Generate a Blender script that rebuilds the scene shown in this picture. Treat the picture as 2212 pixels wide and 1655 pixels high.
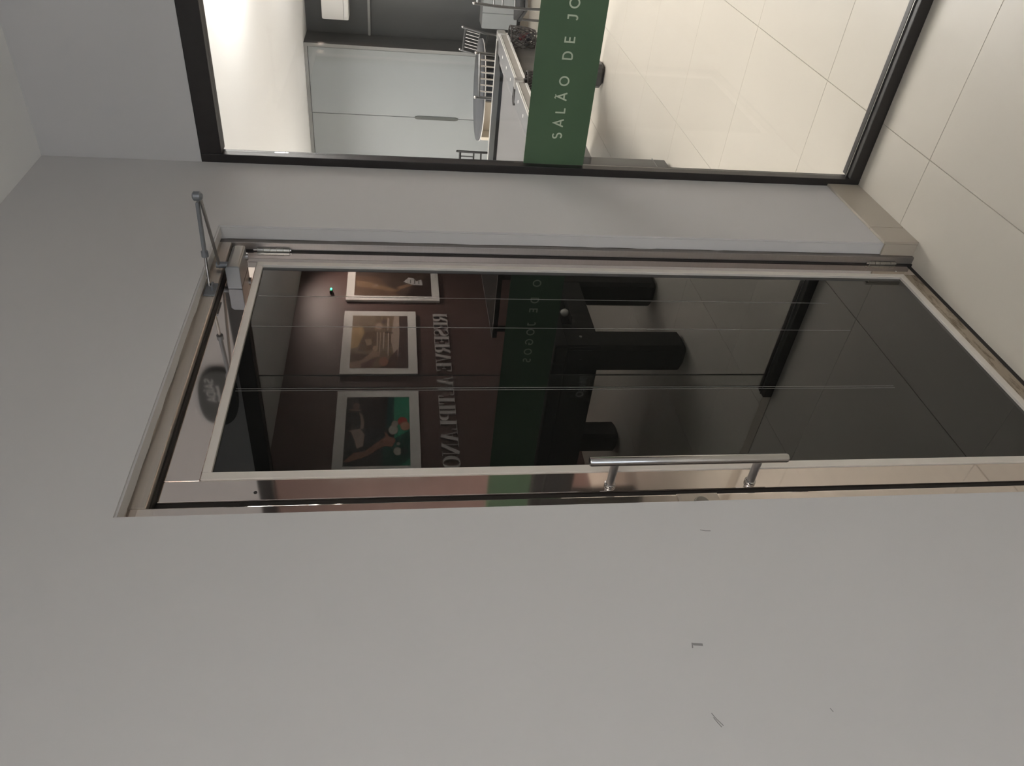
import bpy, bmesh, math, random
from mathutils import Vector, Matrix
random.seed(7)
S = bpy.context.scene
for o in list(bpy.data.objects): bpy.data.objects.remove(o)
col = S.collection
PI = math.pi

# ------------------------------------------------------------------ camera (phone held on its side: world up points to the left of the frame)
yaw, pit, rol, FPX = 0.87583154, 0.15151195, -0.0035856, 1643.48
fw = Vector((math.sin(yaw)*math.cos(pit), math.cos(yaw)*math.cos(pit), -math.sin(pit)))
rt = Vector((math.cos(yaw), -math.sin(yaw), 0)); up = rt.cross(fw)
rt2 = rt*math.cos(rol)+up*math.sin(rol); up2 = -rt*math.sin(rol)+up*math.cos(rol)
cam = bpy.data.cameras.new('camera'); co = bpy.data.objects.new('camera', cam); col.objects.link(co)
X, Y, Z = -up2, rt2, -fw
co.matrix_world = Matrix(((X.x, Y.x, Z.x, -2.3772), (X.y, Y.y, Z.y, -1.04926), (X.z, Y.z, Z.z, 1.62), (0, 0, 0, 1)))
cam.sensor_fit = 'HORIZONTAL'; cam.sensor_width = 36; cam.lens = FPX*36/2212
cam.clip_start = 0.02; cam.clip_end = 60
S.camera = co

# ------------------------------------------------------------------ world, exposure, lights
S.view_settings.view_transform = 'Standard'; S.view_settings.look = 'None'
S.view_settings.gamma = 1; S.view_settings.use_curve_mapping = False
S.view_settings.exposure = 0.0
w = bpy.data.worlds.new('world'); S.world = w; w.use_nodes = True
w.node_tree.nodes['Background'].inputs[0].default_value = (.5, .55, .65, 1)
w.node_tree.nodes['Background'].inputs[1].default_value = .3

def area(name, loc, sx, sy, power, colr, rot=(0, 0, 0), spread=PI):
    l = bpy.data.lights.new(name, 'AREA'); l.shape = 'RECTANGLE'; l.size = sx; l.size_y = sy
    l.energy = power; l.color = colr; l.spread = spread
    o = bpy.data.objects.new(name, l); o.location = loc; o.rotation_euler = rot; col.objects.link(o); return o

YS_ = -3.45
HC, HF = 2.66, 2.673            # ceilings: games room, foyer
WARM = (1.0, .968, .93)
PANELS = [(1.85, -.68), (3.3, -.9), (5.0, -.9), (3.2, -.30), (5.8, -.15), (4.6, 3.45), (2.2, 2.7)]
for (x, y) in PANELS:
    k = 6.5 if x == 4.6 else 1.0
    area('panel_light', (x, y, HC-.412), .5, .5, 14.5*k, WARM)
    area('ceiling_fill', (x, y, HC-.372), .5, .5, 29, WARM, (PI, 0, 0))  # unseen upward light, added to brighten the games room ceiling
sp_dir = (Vector((4.35, YS_, 1.75))-Vector((5.45, -2.75, HC-.034))).to_track_quat('-Z', 'Y').to_euler()
area('wall_spot_light', (5.45, -2.75, HC-.034), .16, .16, 56, (1.0, .80, .70), sp_dir, math.radians(78))
area('foyer_light', (-3.5, -1.8, HF-.412), .5, .5, 2, (1.0, .975, .95))
area('foyer_fill', (-3.5, -1.8, HF-.372), .5, .5, 54, (1.0, .975, .95), (PI, 0, 0))  # added upward fill, out of view, lifting the foyer ceiling and upper walls
area('daylight', (-5.42, -2.2, 1.45), 2.2, 2.0, 15, (.84, .91, 1.0), (0, math.radians(-90), 0))

# ------------------------------------------------------------------ materials
def mat(name, colr, rough=.5, metal=0, noise=None, bump=0, spec=.5, ior=None, coat=0, emit=None):
    m = bpy.data.materials.new(name); m.use_nodes = True
    nt = m.node_tree; b = nt.nodes['Principled BSDF']
    b.inputs['Base Color'].default_value = (*colr, 1); b.inputs['Roughness'].default_value = rough
    b.inputs['Metallic'].default_value = metal; b.inputs['Specular IOR Level'].default_value = spec
    if ior: b.inputs['IOR'].default_value = ior
    if coat: b.inputs['Coat Weight'].default_value = coat
    if emit:
        b.inputs['Emission Color'].default_value = (*emit[0], 1); b.inputs['Emission Strength'].default_value = emit[1]
    if noise or bump:
        sc, amt, stretch = noise or (6, 0, (1, 1, 1))
        tc = nt.nodes.new('ShaderNodeTexCoord'); mp = nt.nodes.new('ShaderNodeMapping')
        mp.inputs['Scale'].default_value = stretch
        n = nt.nodes.new('ShaderNodeTexNoise'); n.inputs['Scale'].default_value = sc; n.inputs['Detail'].default_value = 5
        nt.links.new(tc.outputs['Object'], mp.inputs['Vector']); nt.links.new(mp.outputs['Vector'], n.inputs['Vector'])
        if amt:
            mx = nt.nodes.new('ShaderNodeMix'); mx.data_type = 'RGBA'
            mx.inputs['A'].default_value = (*[c*(1-amt) for c in colr], 1)
            mx.inputs['B'].default_value = (*[min(1, c*(1+amt)) for c in colr], 1)
            nt.links.new(n.outputs['Fac'], mx.inputs['Factor']); nt.links.new(mx.outputs['Result'], b.inputs['Base Color'])
        if bump:
            bp = nt.nodes.new('ShaderNodeBump'); bp.inputs['Strength'].default_value = bump; bp.inputs['Distance'].default_value = .002
            nt.links.new(n.outputs['Fac'], bp.inputs['Height']); nt.links.new(bp.outputs['Normal'], b.inputs['Normal'])
    return m

M = {}
M['paint'] = mat('foyer_paint', (.58, .565, .555), .75, noise=(1.6, .03, (1, 1, 1)), bump=.15)
M['gpaint'] = mat('games_room_white_paint', (.86, .86, .86), .7, noise=(2, .015, (1, 1, 1)))
M['ceil'] = mat('foyer_ceiling_paint', (.86, .86, .85), .8, noise=(1.5, .02, (1, 1, 1)))
M['tile'] = mat('cream_porcelain', (.60, .555, .482), .28, noise=(1.2, .05, (1, 1, 1)), bump=.03, spec=.4)
M['base'] = mat('baseboard_porcelain', (.44, .39, .32), .35, noise=(3, .05, (1, 1, 1)), spec=.4)
M['grout'] = mat('grout', (.40, .36, .30), .9)
M['jamb'] = mat('weathered_steel', (.27, .245, .23), .42, .75, noise=(9, .08, (1, 1, 20)))
M['steel'] = mat('polished_steel', (.86, .78, .73), .045, 1, noise=(3, .05, (1, 1, 12)))
M['steel_dull'] = mat('brushed_steel', (.68, .62, .56), .28, .85, noise=(9, .08, (1, 1, 20)))
M['bead'] = mat('aluminium_bead', (.80, .75, .69), .48, .35, noise=(30, .04, (1, 1, 1)))
M['rubber'] = mat('black_rubber', (.012, .009, .008), .6)
M['black'] = mat('black_anodised', (.018, .015, .014), .38, 0, noise=(40, .25, (1, 1, 1)), spec=.5)
M['glassdark'] = mat('dark_mirrored_glass', (.006, .006, .005), .004, 0, ior=1.68, spec=.5)
M['chrome'] = mat('chrome', (.50, .485, .475), .20, 1)
M['post'] = mat('satin_steel', (.46, .44, .43), .36, .9)
M['chrome_hi'] = mat('satin_chrome', (.95, .93, .90), .28, .6)
M['alu'] = mat('silver_painted_metal', (.27, .255, .24), .36, .7)
M['alu_lt'] = mat('cast_aluminium', (.20, .21, .225), .42, .4)
M['hinge'] = mat('hinge_steel', (.33, .32, .30), .34, 1)
M['green'] = mat('green_vinyl', (.072, .128, .068), .42, noise=(5, .12, (1, 1, 1)))
M['white_text'] = mat('pale_vinyl', (.55, .61, .47), .5)
M['brown'] = mat('wine_brown_wall', (.125, .075, .067), .46, noise=(1.3, .30, (1, 1, 1)), bump=.1, spec=.28)
M['lettering'] = mat('brushed_letter_metal', (.62, .59, .57), .45, .1)
M['mat'] = mat('picture_mount_white', (.86, .84, .80), .6)
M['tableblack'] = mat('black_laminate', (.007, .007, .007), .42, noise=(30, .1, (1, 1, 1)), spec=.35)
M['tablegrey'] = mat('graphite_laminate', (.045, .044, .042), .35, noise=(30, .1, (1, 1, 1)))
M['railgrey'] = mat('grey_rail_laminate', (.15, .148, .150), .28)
M['cloth'] = mat('grey_cloth', (.125, .12, .118), .75, noise=(200, .1, (1, 1, 1)))
M['clothdark'] = mat('dark_cloth', (.02, .028, .024), .85)
M['cream'] = mat('cream_panel', (.52, .46, .38), .45)
M['sidepanel'] = mat('beige_grey_panel', (.23, .215, .195), .4)
M['dot'] = mat('pearl_inlay', (.80, .78, .74), .3)
M['cab'] = mat('grey_cabinet_front', (.225, .237, .240), .42, noise=(3, .03, (1, 1, 1)))
M['cabedge'] = mat('grey_cabinet_edge', (.20, .20, .195), .45)
M['cap'] = mat('cast_pocket_metal', (.42, .41, .39), .3, .7)
M['cabdark'] = mat('charcoal_panel', (.048, .050, .050), .5, noise=(2, .06, (1, 1, 1)))
M['handle'] = mat('dark_recess_handle', (.05, .055, .05), .35)
M['acw'] = mat('white_plastic', (.78, .77, .75), .35)
M['chair'] = mat('chair_silver_grey', (.10, .10, .10), .28, .7)
M['cushion'] = mat('black_cushion', (.012, .012, .013), .7)
M['rtop'] = mat('slate_grey_tabletop', (.055, .056, .062), .45)
M['white'] = mat('white_edge', (.50, .48, .46), .4)
M['net'] = mat('net_cord', (.02, .015, .013), .7)
M['ballw'] = mat('ball_white', (.75, .73, .66), .15)
M['ballr'] = mat('ball_red', (.07, .01, .012), .15)
M['ballb'] = mat('ball_black', (.015, .015, .02), .12)
M['signdark'] = mat('charcoal_sign', (.055, .058, .056), .4)
M['signtext'] = mat('sign_text', (.45, .45, .45), .5)
M['paleline'] = mat('pale_line', (.24, .23, .22), .5)
M['scuff'] = mat('scuff', (.26, .25, .245), .8)
M['led'] = mat('green_led', (.02, .3, .1), .3, emit=((.05, 1.0, .35), 60))
M['lamp'] = mat('lamp_diffuser', (.9, .9, .88), .4, emit=((1, .93, .85), 4))
M['sky'] = mat('daylight_pane', (.5, .55, .6), .3, emit=((.75, .86, 1.0), 1.2))

def glass_mat(name, tint, ior=1.5):
    m = bpy.data.materials.new(name); m.use_nodes = True; nt = m.node_tree
    for n in list(nt.nodes): nt.nodes.remove(n)
    o = nt.nodes.new('ShaderNodeOutputMaterial'); mx = nt.nodes.new('ShaderNodeMixShader')
    t = nt.nodes.new('ShaderNodeBsdfTransparent'); t.inputs[0].default_value = (*tint, 1)
    g = nt.nodes.new('ShaderNodeBsdfGlossy'); g.inputs['Roughness'].default_value = 0.0
    f = nt.nodes.new('ShaderNodeFresnel')
    ge = nt.nodes.new('ShaderNodeNewGeometry'); mr = nt.nodes.new('ShaderNodeMapRange')
    mr.inputs[3].default_value = ior; mr.inputs[4].default_value = 1/ior      # same reflectance on both faces of the thin pane
    nt.links.new(ge.outputs['Backfacing'], mr.inputs[0]); nt.links.new(mr.outputs[0], f.inputs[0])
    nt.links.new(f.outputs[0], mx.inputs[0]); nt.links.new(t.outputs[0], mx.inputs[1]); nt.links.new(g.outputs[0], mx.inputs[2])
    nt.links.new(mx.outputs[0], o.inputs[0]); return m
M['glass'] = glass_mat('clear_window_glass', (.985, .99, .985), 1.38)

# steel rail along the door foot: scratches and dirt of its own
def dirty(src, name, c2, scale, lo, hi):
    m = src.copy(); m.name = name; nt = m.node_tree; b = nt.nodes['Principled BSDF']
    tc = nt.nodes.new('ShaderNodeTexCoord'); mp = nt.nodes.new('ShaderNodeMapping'); mp.inputs['Scale'].default_value = scale
    n = nt.nodes.new('ShaderNodeTexNoise'); n.inputs['Scale'].default_value = 1; n.inputs['Detail'].default_value = 8; n.inputs['Roughness'].default_value = .7
    r = nt.nodes.new('ShaderNodeMapRange'); r.inputs[1].default_value = lo; r.inputs[2].default_value = hi
    mx = nt.nodes.new('ShaderNodeMix'); mx.data_type = 'RGBA'
    lk = b.inputs['Base Color'].links
    if lk: nt.links.new(lk[0].from_socket, mx.inputs['A'])
    else: mx.inputs['A'].default_value = b.inputs['Base Color'].default_value
    mx.inputs['B'].default_value = (*c2, 1)
    nt.links.new(tc.outputs['Object'], mp.inputs['Vector']); nt.links.new(mp.outputs['Vector'], n.inputs['Vector'])
    nt.links.new(n.outputs['Fac'], r.inputs[0]); nt.links.new(r.outputs[0], mx.inputs['Factor'])
    nt.links.new(mx.outputs['Result'], b.inputs['Base Color']); return m
M['kick'] = mat('worn_steel', (.46, .395, .32), .36, .8)
M['steel_dirty'] = dirty(M['kick'], 'scuffed_kick_rail', (.17, .135, .09), (14, 14, 60), .48, .64)

# ------------------------------------------------------------------ mesh helpers (all coordinates in world metres; obj() makes them local to the parent)
class MB:
    def __init__(s): s.v = []; s.f = []; s.mi = []; s.cur = 0
    def add(s, vs, fs):
        n = len(s.v); s.v += [tuple(v) for v in vs]; s.f += [tuple(n+i for i in f) for f in fs]; s.mi += [s.cur]*len(fs); return s
    def box(s, a, b, ch=0):
        x0, x1 = sorted((a[0], b[0])); y0, y1 = sorted((a[1], b[1])); z0, z1 = sorted((a[2], b[2]))
        if ch:
            bm = bmesh.new(); bmesh.ops.create_cube(bm, size=1)
            for v in bm.verts: v.co = Vector(((x0+x1)/2+v.co.x*(x1-x0), (y0+y1)/2+v.co.y*(y1-y0), (z0+z1)/2+v.co.z*(z1-z0)))
            bmesh.ops.bevel(bm, geom=list(bm.edges), offset=ch, segments=2, profile=.6, affect='EDGES')
            bm.verts.ensure_lookup_table()
            s.add([v.co for v in bm.verts], [[v.index for v in f.verts] for f in bm.faces]); bm.free(); return s
        return s.add([(x0,y0,z0),(x1,y0,z0),(x1,y1,z0),(x0,y1,z0),(x0,y0,z1),(x1,y0,z1),(x1,y1,z1),(x0,y1,z1)],
                     [(0,3,2,1),(4,5,6,7),(0,1,5,4),(1,2,6,5),(2,3,7,6),(3,0,4,7)])
    def prism(s, poly, axis, a, b):          # poly: 2D points in the other two axes (cyclic order x,y,z minus axis)
        n = len(poly)
        def P(p, c):
            return {0: (c, p[0], p[1]), 1: (p[0], c, p[1]), 2: (p[0], p[1], c)}[axis]
        vs = [P(p, a) for p in poly]+[P(p, b) for p in poly]
        fs = [tuple(range(n)), tuple(range(2*n-1, n-1, -1))]+[(i, (i+1) % n, n+(i+1) % n, n+i) for i in range(n)]
        return s.add(vs, fs)
    def tube(s, pts, r, seg=12, rs=None, caps=True):
        pts = [Vector(p) for p in pts]; n = len(pts); rs = rs or [r]*n; vs = []; fs = []
        up0 = None
        for i, p in enumerate(pts):
            d = (pts[min(i+1, n-1)]-pts[max(i-1, 0)]).normalized()
            if up0 is None: up0 = Vector((0, 0, 1)) if abs(d.z) < .9 else Vector((1, 0, 0))
            a = d.cross(up0).normalized(); b = a.cross(d).normalized(); up0 = b
            for k in range(seg):
                t = 2*PI*k/seg; vs.append(p+(a*math.cos(t)+b*math.sin(t))*rs[i])
        for i in range(n-1):
            for k in range(seg): fs.append((i*seg+k, i*seg+(k+1) % seg, (i+1)*seg+(k+1) % seg, (i+1)*seg+k))
        if caps: fs.append(tuple(range(seg-1, -1, -1))); fs.append(tuple((n-1)*seg+k for k in range(seg)))
        return s.add(vs, fs)
    def lathe(s, prof, c, seg=32):
        vs = []; fs = []; n = len(prof)
        for r, z in prof:
            for k in range(seg): vs.append((c[0]+r*math.cos(2*PI*k/seg), c[1]+r*math.sin(2*PI*k/seg), c[2]+z))
        for i in range(n-1):
            for k in range(seg): fs.append((i*seg+k, i*seg+(k+1) % seg, (i+1)*seg+(k+1) % seg, (i+1)*seg+k))
        fs.append(tuple(range(seg-1, -1, -1))); fs.append(tuple((n-1)*seg+k for k in range(seg)))
        return s.add(vs, fs)
    def sphere(s, c, r, seg=20, rings=12):
        prof = [(max(1e-4, r*math.sin(PI*i/rings)), -r*math.cos(PI*i/rings)) for i in range(rings+1)]
        return s.lathe(prof, c, seg)

def wloc(o):
    v = Vector((0, 0, 0))
    while o: v += o.location; o = o.parent
    return v
def tag(o, label=None, cat=None, group=None, kind=None):
    if label: o['label'] = label
    if cat: o['category'] = cat
    if group: o['group'] = group
    if kind: o['kind'] = kind
    return o
def obj(name, mb, mats, parent=None, smooth=False, bevel=0, origin=None):
    if not isinstance(mats, (list, tuple)): mats = [mats]
    base = wloc(parent) if parent else Vector((0, 0, 0))
    loc = Vector(origin) if origin is not None else None
    if loc is None and parent is None:
        xs = [v[0] for v in mb.v]; ys = [v[1] for v in mb.v]; zs = [v[2] for v in mb.v]
        loc = Vector(((min(xs)+max(xs))/2, (min(ys)+max(ys))/2, min(zs)))
    off = loc if loc is not None else base
    me = bpy.data.meshes.new(name); me.from_pydata([Vector(v)-off for v in mb.v], [], mb.f); me.update()
    for m in mats: me.materials.append(M[m] if isinstance(m, str) else m)
    for p, mi in zip(me.polygons, mb.mi): p.material_index = mi
    bm = bmesh.new(); bm.from_mesh(me); bmesh.ops.recalc_face_normals(bm, faces=bm.faces); bm.to_mesh(me); bm.free()
    if smooth:
        for p in me.polygons: p.use_smooth = True
        try: me.set_sharp_from_angle(angle=math.radians(40))
        except Exception: pass
    o = bpy.data.objects.new(name, me); col.objects.link(o)
    if parent: o.parent = parent; o.location = (loc-base) if loc is not None else (0, 0, 0)
    else: o.location = loc
    if bevel:
        b = o.modifiers.new('bevel', 'BEVEL'); b.width = bevel; b.segments = 2; b.limit_method = 'ANGLE'
    return o
def empty(name, loc, rz=0, **k):
    o = bpy.data.objects.new(name, None); o.location = loc; o.rotation_euler = (0, 0, rz); o.empty_display_size = .05
    col.objects.link(o); tag(o, **k); return o
def struct(name, mb, mats, parent=None, **k):
    o = obj(name, mb, mats, parent, **k); o['kind'] = 'structure'; return o
def copy_tree(o, parent=None):
    c = o.copy(); col.objects.link(c)
    if parent: c.parent = parent
    for ch in list(o.children): copy_tree(ch, c)
    return c

# ------------------------------------------------------------------ SETTING
YW = .008                 # front face of the door wall
XW = -.03                 # front face of the window wall
XG = 0.0                  # glass plane of the window wall
DX0, DX1, DZ = -1.462, -.432, 2.096     # door opening
XE, YN, YS = 7.52, 4.3, -3.45            # games room limits
FX, FY = -5.5, -4.0                       # foyer limits

# floor: grout bed and single tiles
fl = struct('floor', MB().box((FX-.2, FY-.2, -.06), (XE+.2, YN+.2, -.0025)), 'grout', origin=(0, 0, 0))
TX, TY, PX, PY = .402, -.218, .7225, .718
gap = .0009
def tile_mesh(w_, d_):
    mb = MB(); c = .0008
    mb.add([(0,0,-.01),(w_,0,-.01),(w_,d_,-.01),(0,d_,-.01),(0,0,-c),(w_,0,-c),(w_,d_,-c),(0,d_,-c),(c,c,0),(w_-c,c,0),(w_-c,d_-c,0),(c,d_-c,0)],
           [(0,1,5,4),(1,2,6,5),(2,3,7,6),(3,0,4,7),(4,5,9,8),(5,6,10,9),(6,7,11,10),(7,4,8,11),(8,9,10,11)])
    me = bpy.data.meshes.new('tile'); me.from_pydata(mb.v, [], mb.f); me.materials.append(M['tile']); me.update(); return me
cache = {}
i0, i1 = math.floor((FX-TX)/PX), math.ceil((XE-TX)/PX); j0, j1 = math.floor((FY-TY)/PY), math.ceil((YN-TY)/PY)
for i in range(i0, i1):
    for j in range(j0, j1):
        x0, x1 = max(TX+i*PX, FX), min(TX+(i+1)*PX, XE); y0, y1 = max(TY+j*PY, FY), min(TY+(j+1)*PY, YN)
        if x1-x0 < .05 or y1-y0 < .05: continue
        if x1 <= -.1 and y0 >= .3: continue
        k = (round(x1-x0-2*gap, 3), round(y1-y0-2*gap, 3))
        if k not in cache: cache[k] = tile_mesh(*k)
        t = bpy.data.objects.new('tile', cache[k]); t.parent = fl; t.location = (x0+gap, y0+gap, 0); col.objects.link(t)

# door wall with its opening
mb = MB(); T = .16
mb.box((FX, YW, 0), (DX0, YW+T, HF)).box((DX1, YW, 0), (XW-.0005, YW+T, HF)).box((DX0, YW, DZ), (DX1, YW+T, HF))
wd = struct('wall_door', mb, 'paint', origin=(0, YW, 0))
# small scuffs on the wall left of the door (thin marks lying on the paint)
def scuff(pts, wdt):
    s_ = MB(); n = len(pts)
    for a in range(n-1):
        (xa, za), (xb, zb) = pts[a], pts[a+1]; dx, dz = xb-xa, zb-za; L_ = math.hypot(dx, dz) or 1; nx, nz = -dz/L_*wdt/2, dx/L_*wdt/2
        s_.prism([(xa+nx, za+nz), (xb+nx, zb+nz), (xb-nx, zb-nz), (xa-nx, za-nz)], 1, YW-.0004, YW+.001)
    obj('scuff_mark', s_, 'scuff', wd)
SC = [([(1512, 1145), (1524, 1147), (1535, 1147)], .0012), ([(1495, 1389), (1496, 1400)], .002), ([(1497, 1392), (1518, 1393)], .004),
      ([(1537, 1541), (1547, 1553), (1563, 1568)], .0012), ([(1541, 1550), (1550, 1561), (1559, 1571)], .0011), ([(1793, 1530), (1800, 1538)], .001)]
def ray(px, py):
    U, V = 1655-py, px; d = rt2*((U-827.5)/FPX)-up2*((V-1106)/FPX)+fw; return d
CAM = Vector((-2.3772, -1.04926, 1.62))
def on_y(px, py, yv):
    d = ray(px, py); t = (yv-CAM.y)/d.y; return CAM+d*t
for pts, wd_ in SC: scuff([(on_y(p[0], p[1], YW).x, on_y(p[0], p[1], YW).z) for p in pts], wd_)

# window wall
YD0, YD1 = -.85, -1.72          # glass door opening in the window wall
FT, FTI = 2.213, 2.150          # top frame
mb = MB()
mb.box((XW, YW, FT), (.12, FY, HF)).box((XW, YD1-.9, 0), (.12, FY, FT))
struct('wall_window', mb, 'paint', origin=(XW, 0, 0))
# the wall that carries on behind the door wall, between games room and next room
struct('wall_partition', MB().box((XW, YW+.001, 0), (.012, YN, HC+.02)), 'gpaint')
struct('wall_south', MB().box((FX, FY-.12, 0), (.0, FY, HF)), 'paint')
mb = MB().box((FX-.12, FY-.12, 0), (FX, YW+T, .35)).box((FX-.12, FY-.12, 2.5), (FX, YW+T, HF)).box((FX-.12, FY-.12, .35), (FX, -3.4, 2.5)).box((FX-.12, -1.0, .35), (FX, YW+T, 2.5))
struct('wall_west', mb, 'paint')
wn = struct('window_2', MB().box((FX-.09, -3.4, .35), (FX-.05, -3.34, 2.5)).box((FX-.09, -1.06, .35), (FX-.05, -1.0, 2.5)).box((FX-.09, -3.34, .35), (FX-.05, -1.06, .41)).box((FX-.09, -3.34, 2.44), (FX-.05, -1.06, 2.5)).box((FX-.09, -2.23, .41), (FX-.05, -2.17, 2.44)), 'black')
obj('pane', MB().box((FX-.075, -3.34, .41), (FX-.070, -1.06, 2.44)), 'sky', wn)
mb = MB().box((FX-.12, FY-.12, HF), (.0, YW+T, HF+.1)); struct('ceiling', mb, 'ceil')
struct('ceiling', MB().box((.0, YS-.12, HC), (XE+.12, YN+.12, HC+.1)), 'gpaint')
struct('wall_brown', MB().box((.10, YS-.12, 0), (XE+.12, YS, HC)), 'brown')
struct('wall_kitchen', MB().box((XE, YS, 0), (XE+.12, YN+.12, HC)), 'cabdark')
struct('wall_north', MB().box((.10, YN, 0), (XE, YN+.12, HC)), 'gpaint')

# baseboards of porcelain strips
bs = struct('baseboard_right', MB().box((DX1+.001, YW-.001, 0), (XW, YW+.004, .118)), 'grout', origin=(0, 0, 0))
obj('tile', MB().box((DX1-.008, YW-.008, .0), (-.346, YW, .118), .0012), 'base', bs)
obj('tile', MB().box((-.344, YW-.008, .0), (XW-.001, YW, .118), .0012), 'base', bs)
obj('tile', MB().box((DX1-.008, YW+.0005, .0), (DX1-.0005, YW+.040, .112), .0012), 'base', bs)
bs = struct('baseboard_left', MB().box((FX, YW-.001, 0), (DX0-.01, YW+.002, .118)), 'grout')
for a in range(5):
    xa = DX0-.01-a*.7225; obj('tile', MB().box((xa-.7205, YW-.008, 0), (xa, YW, .118), .0012), 'base', bs)
# uneven plaster lip where the reveal meets the steel frame
random.seed(3)
mb = MB(); prev = None
zs = [.118+i*(DZ-.118)/26 for i in range(27)]
ys_ = [YW+.038+random.uniform(-.003, .003) for _ in zs]
for a in range(26):
    mb.prism([(YW+.005, zs[a]), (ys_[a], zs[a]), (ys_[a+1], zs[a+1]), (YW+.005, zs[a+1])], 0, DX1-.003, DX1+.002)
struct('trim_2', mb, 'paint')
mb = MB(); xs = [DX0+i*(DX1-DX0)/20 for i in range(21)]; yy = [YW+.030+random.uniform(-.004, .006) for _ in xs]
for a in range(20):
    mb.prism([(xs[a], YW+.004), (xs[a+1], YW+.004), (xs[a+1], yy[a+1]), (xs[a], yy[a])], 2, DZ-.004, DZ+.002)
struct('trim_3', mb, 'paint')

# steel door frame
JY = .048
LY = .074                       # front face of leaf
L0, L1, LZ0, LZ1 = -1.373, -.456, .020, 2.060       # door leaf
G = .0045
jf = struct('trim_1', MB().box((L1+G, JY, 0), (DX1+.001, JY+.06, DZ)), 'jamb', bevel=.002)
struct('trim_1', MB().box((DX0-.001, JY, 0), (-1.409, JY+.06, DZ)), 'steel', bevel=.002)
struct('trim_1', MB().box((-1.409, JY, LZ1+G), (L1+G, JY+.06, DZ+.001)), 'steel_dull', bevel=.002)
struct('trim_4', MB().box((-1.4088, LY+.004, 0), (L0-.0005, JY+.055, LZ1+G)).box((-1.4088, LY-.011, LZ1+.0006), (L1+G, JY+.055, LZ1+G+.0005)).box((L1+.0002, JY+.022, 0), (L1+G, JY+.055, LZ1)), 'rubber')
struct('trim_5', MB().box((DX0, JY+.03, .0), (DX1, JY+.09, .028)), 'rubber')
# strike plate and lock on the closing jamb
sp = obj('strike_plate', MB().box((-1.448, JY-.0025, .985), (-1.4095, JY, 1.070), .001), 'steel_dull', None)
tag(sp, 'small steel lock plate with a round cylinder on the door jamb', 'lock plate')
mb = MB(); mb.tube([(-1.437, JY-.001, 1.026), (-1.437, JY-.010, 1.026)], .0125, 24); obj('lock_cylinder', mb, 'hinge', sp, smooth=True)
mb = MB(); mb.tube([(-1.437, JY-.001, 1.026), (-1.437, JY-.006, 1.026)], .016, 24); obj('lock_rosette', mb, 'chrome', sp, smooth=True)

# door leaf
GY = .0785                       # glass plane
bx0, bx1, bz0, bz1 = -1.320, -.512, .061, 1.992        # inner edges of stiles and rails
gx0, gx1, gz0, gz1 = -1.300, -.531, .082, 1.974        # glass seen
door = empty('door_1', (L0, LY, LZ0), kind='structure')
obj('stile', MB().box((bx1, LY, LZ0), (L1, LY+.035, LZ1), .0015), 'steel', door)
obj('stile', MB().box((L0, LY, LZ0), (bx0, LY+.035, LZ1), .0015), 'steel', door)
obj('rail', MB().box((bx0+.0006, LY, bz1), (bx1-.0006, LY+.035, LZ1), .0012), 'steel', door)
obj('rail', MB().box((bx0+.0006, LY, LZ0), (bx1-.0006, LY+.035, bz0), .0012), 'steel_dirty', door)
obj('glazing_bead', MB().box((gx1, LY-.003, gz0-.02), (bx1-.0008, GY+.004, bz1-.001), .0012), 'bead', door)
obj('glazing_bead', MB().box((bx0+.0008, LY-.003, gz0-.02), (gx0, GY+.004, bz1-.001), .0012), 'bead', door)
obj('glazing_bead', MB().box((gx0+.0006, LY-.003, gz1), (gx1-.0006, GY+.004, bz1-.001), .0012), 'bead', door)
obj('glazing_bead', MB().box((gx0+.0006, LY-.003, bz0+.001), (gx1-.0006, GY+.004, gz0), .0012), 'bead', door)
obj('glass', MB().box((gx0-.008, GY, gz0-.008), (gx1+.008, GY+.008, gz1+.008)), 'glassdark', door)
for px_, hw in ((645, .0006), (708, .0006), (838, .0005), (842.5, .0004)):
    p = on_y(1000, px_, GY); obj('pale_line', MB().box((p.x-hw, GY-.0004, gz0+.30), (p.x+hw, GY, gz1-.006)), 'paleline', door)  # thin pale vertical lines lying on the door glass
obj('screw_hole', MB().tube([(-1.353, LY-.0006, 1.885), (-1.353, LY, 1.885)], .0035, 14), 'rubber', door)
obj('screw_hole', MB().tube([(-.492, LY-.0006, .075), (-.492, LY, .075)], .002, 10), 'dot', door)
for zc in (1.955, .105):
    hg = MB()
    for a in range(5):
        z0 = zc-.044+a*.0176; hg.tube([(L1+.002, LY-.005, z0+.0006), (L1+.002, LY-.005, z0+.017)], .0068, 14)
    h = obj('hinge', hg, 'hinge', door, smooth=True)
    obj('hinge_pin', MB().tube([(L1+.002, LY-.005, zc-.048), (L1+.002, LY-.005, zc+.054)], .0035, 12), 'chrome', h, smooth=True)
    obj('hinge_leaf', MB().box((L1-.009, LY-.0015, zc-.043), (L1+.002, LY-.0003, zc+.043)), 'hinge', h)
# pull handle
hx, hy = -1.357, .004
hd = obj('pull_handle', MB().tube([(hx, hy, .826), (hx, hy, .829), (hx, hy, 1.240), (hx, hy, 1.243)], .0095, 28, rs=[.0085, .0097, .0097, .0085]), 'chrome', door, smooth=True)
for zc in (1.190, .887):
    obj('handle_post', MB().tube([(hx, hy, zc), (hx, LY-.0005, zc)], .0084, 24), 'post', hd, smooth=True)
    obj('handle_collar', MB().tube([(hx, LY-.0005, zc), (hx, LY-.003, zc), (hx, LY-.006, zc), (hx, LY-.0075, zc)], .011, 24, rs=[.0112, .0118, .0112, .0092]), 'chrome', hd, smooth=True)

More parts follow.
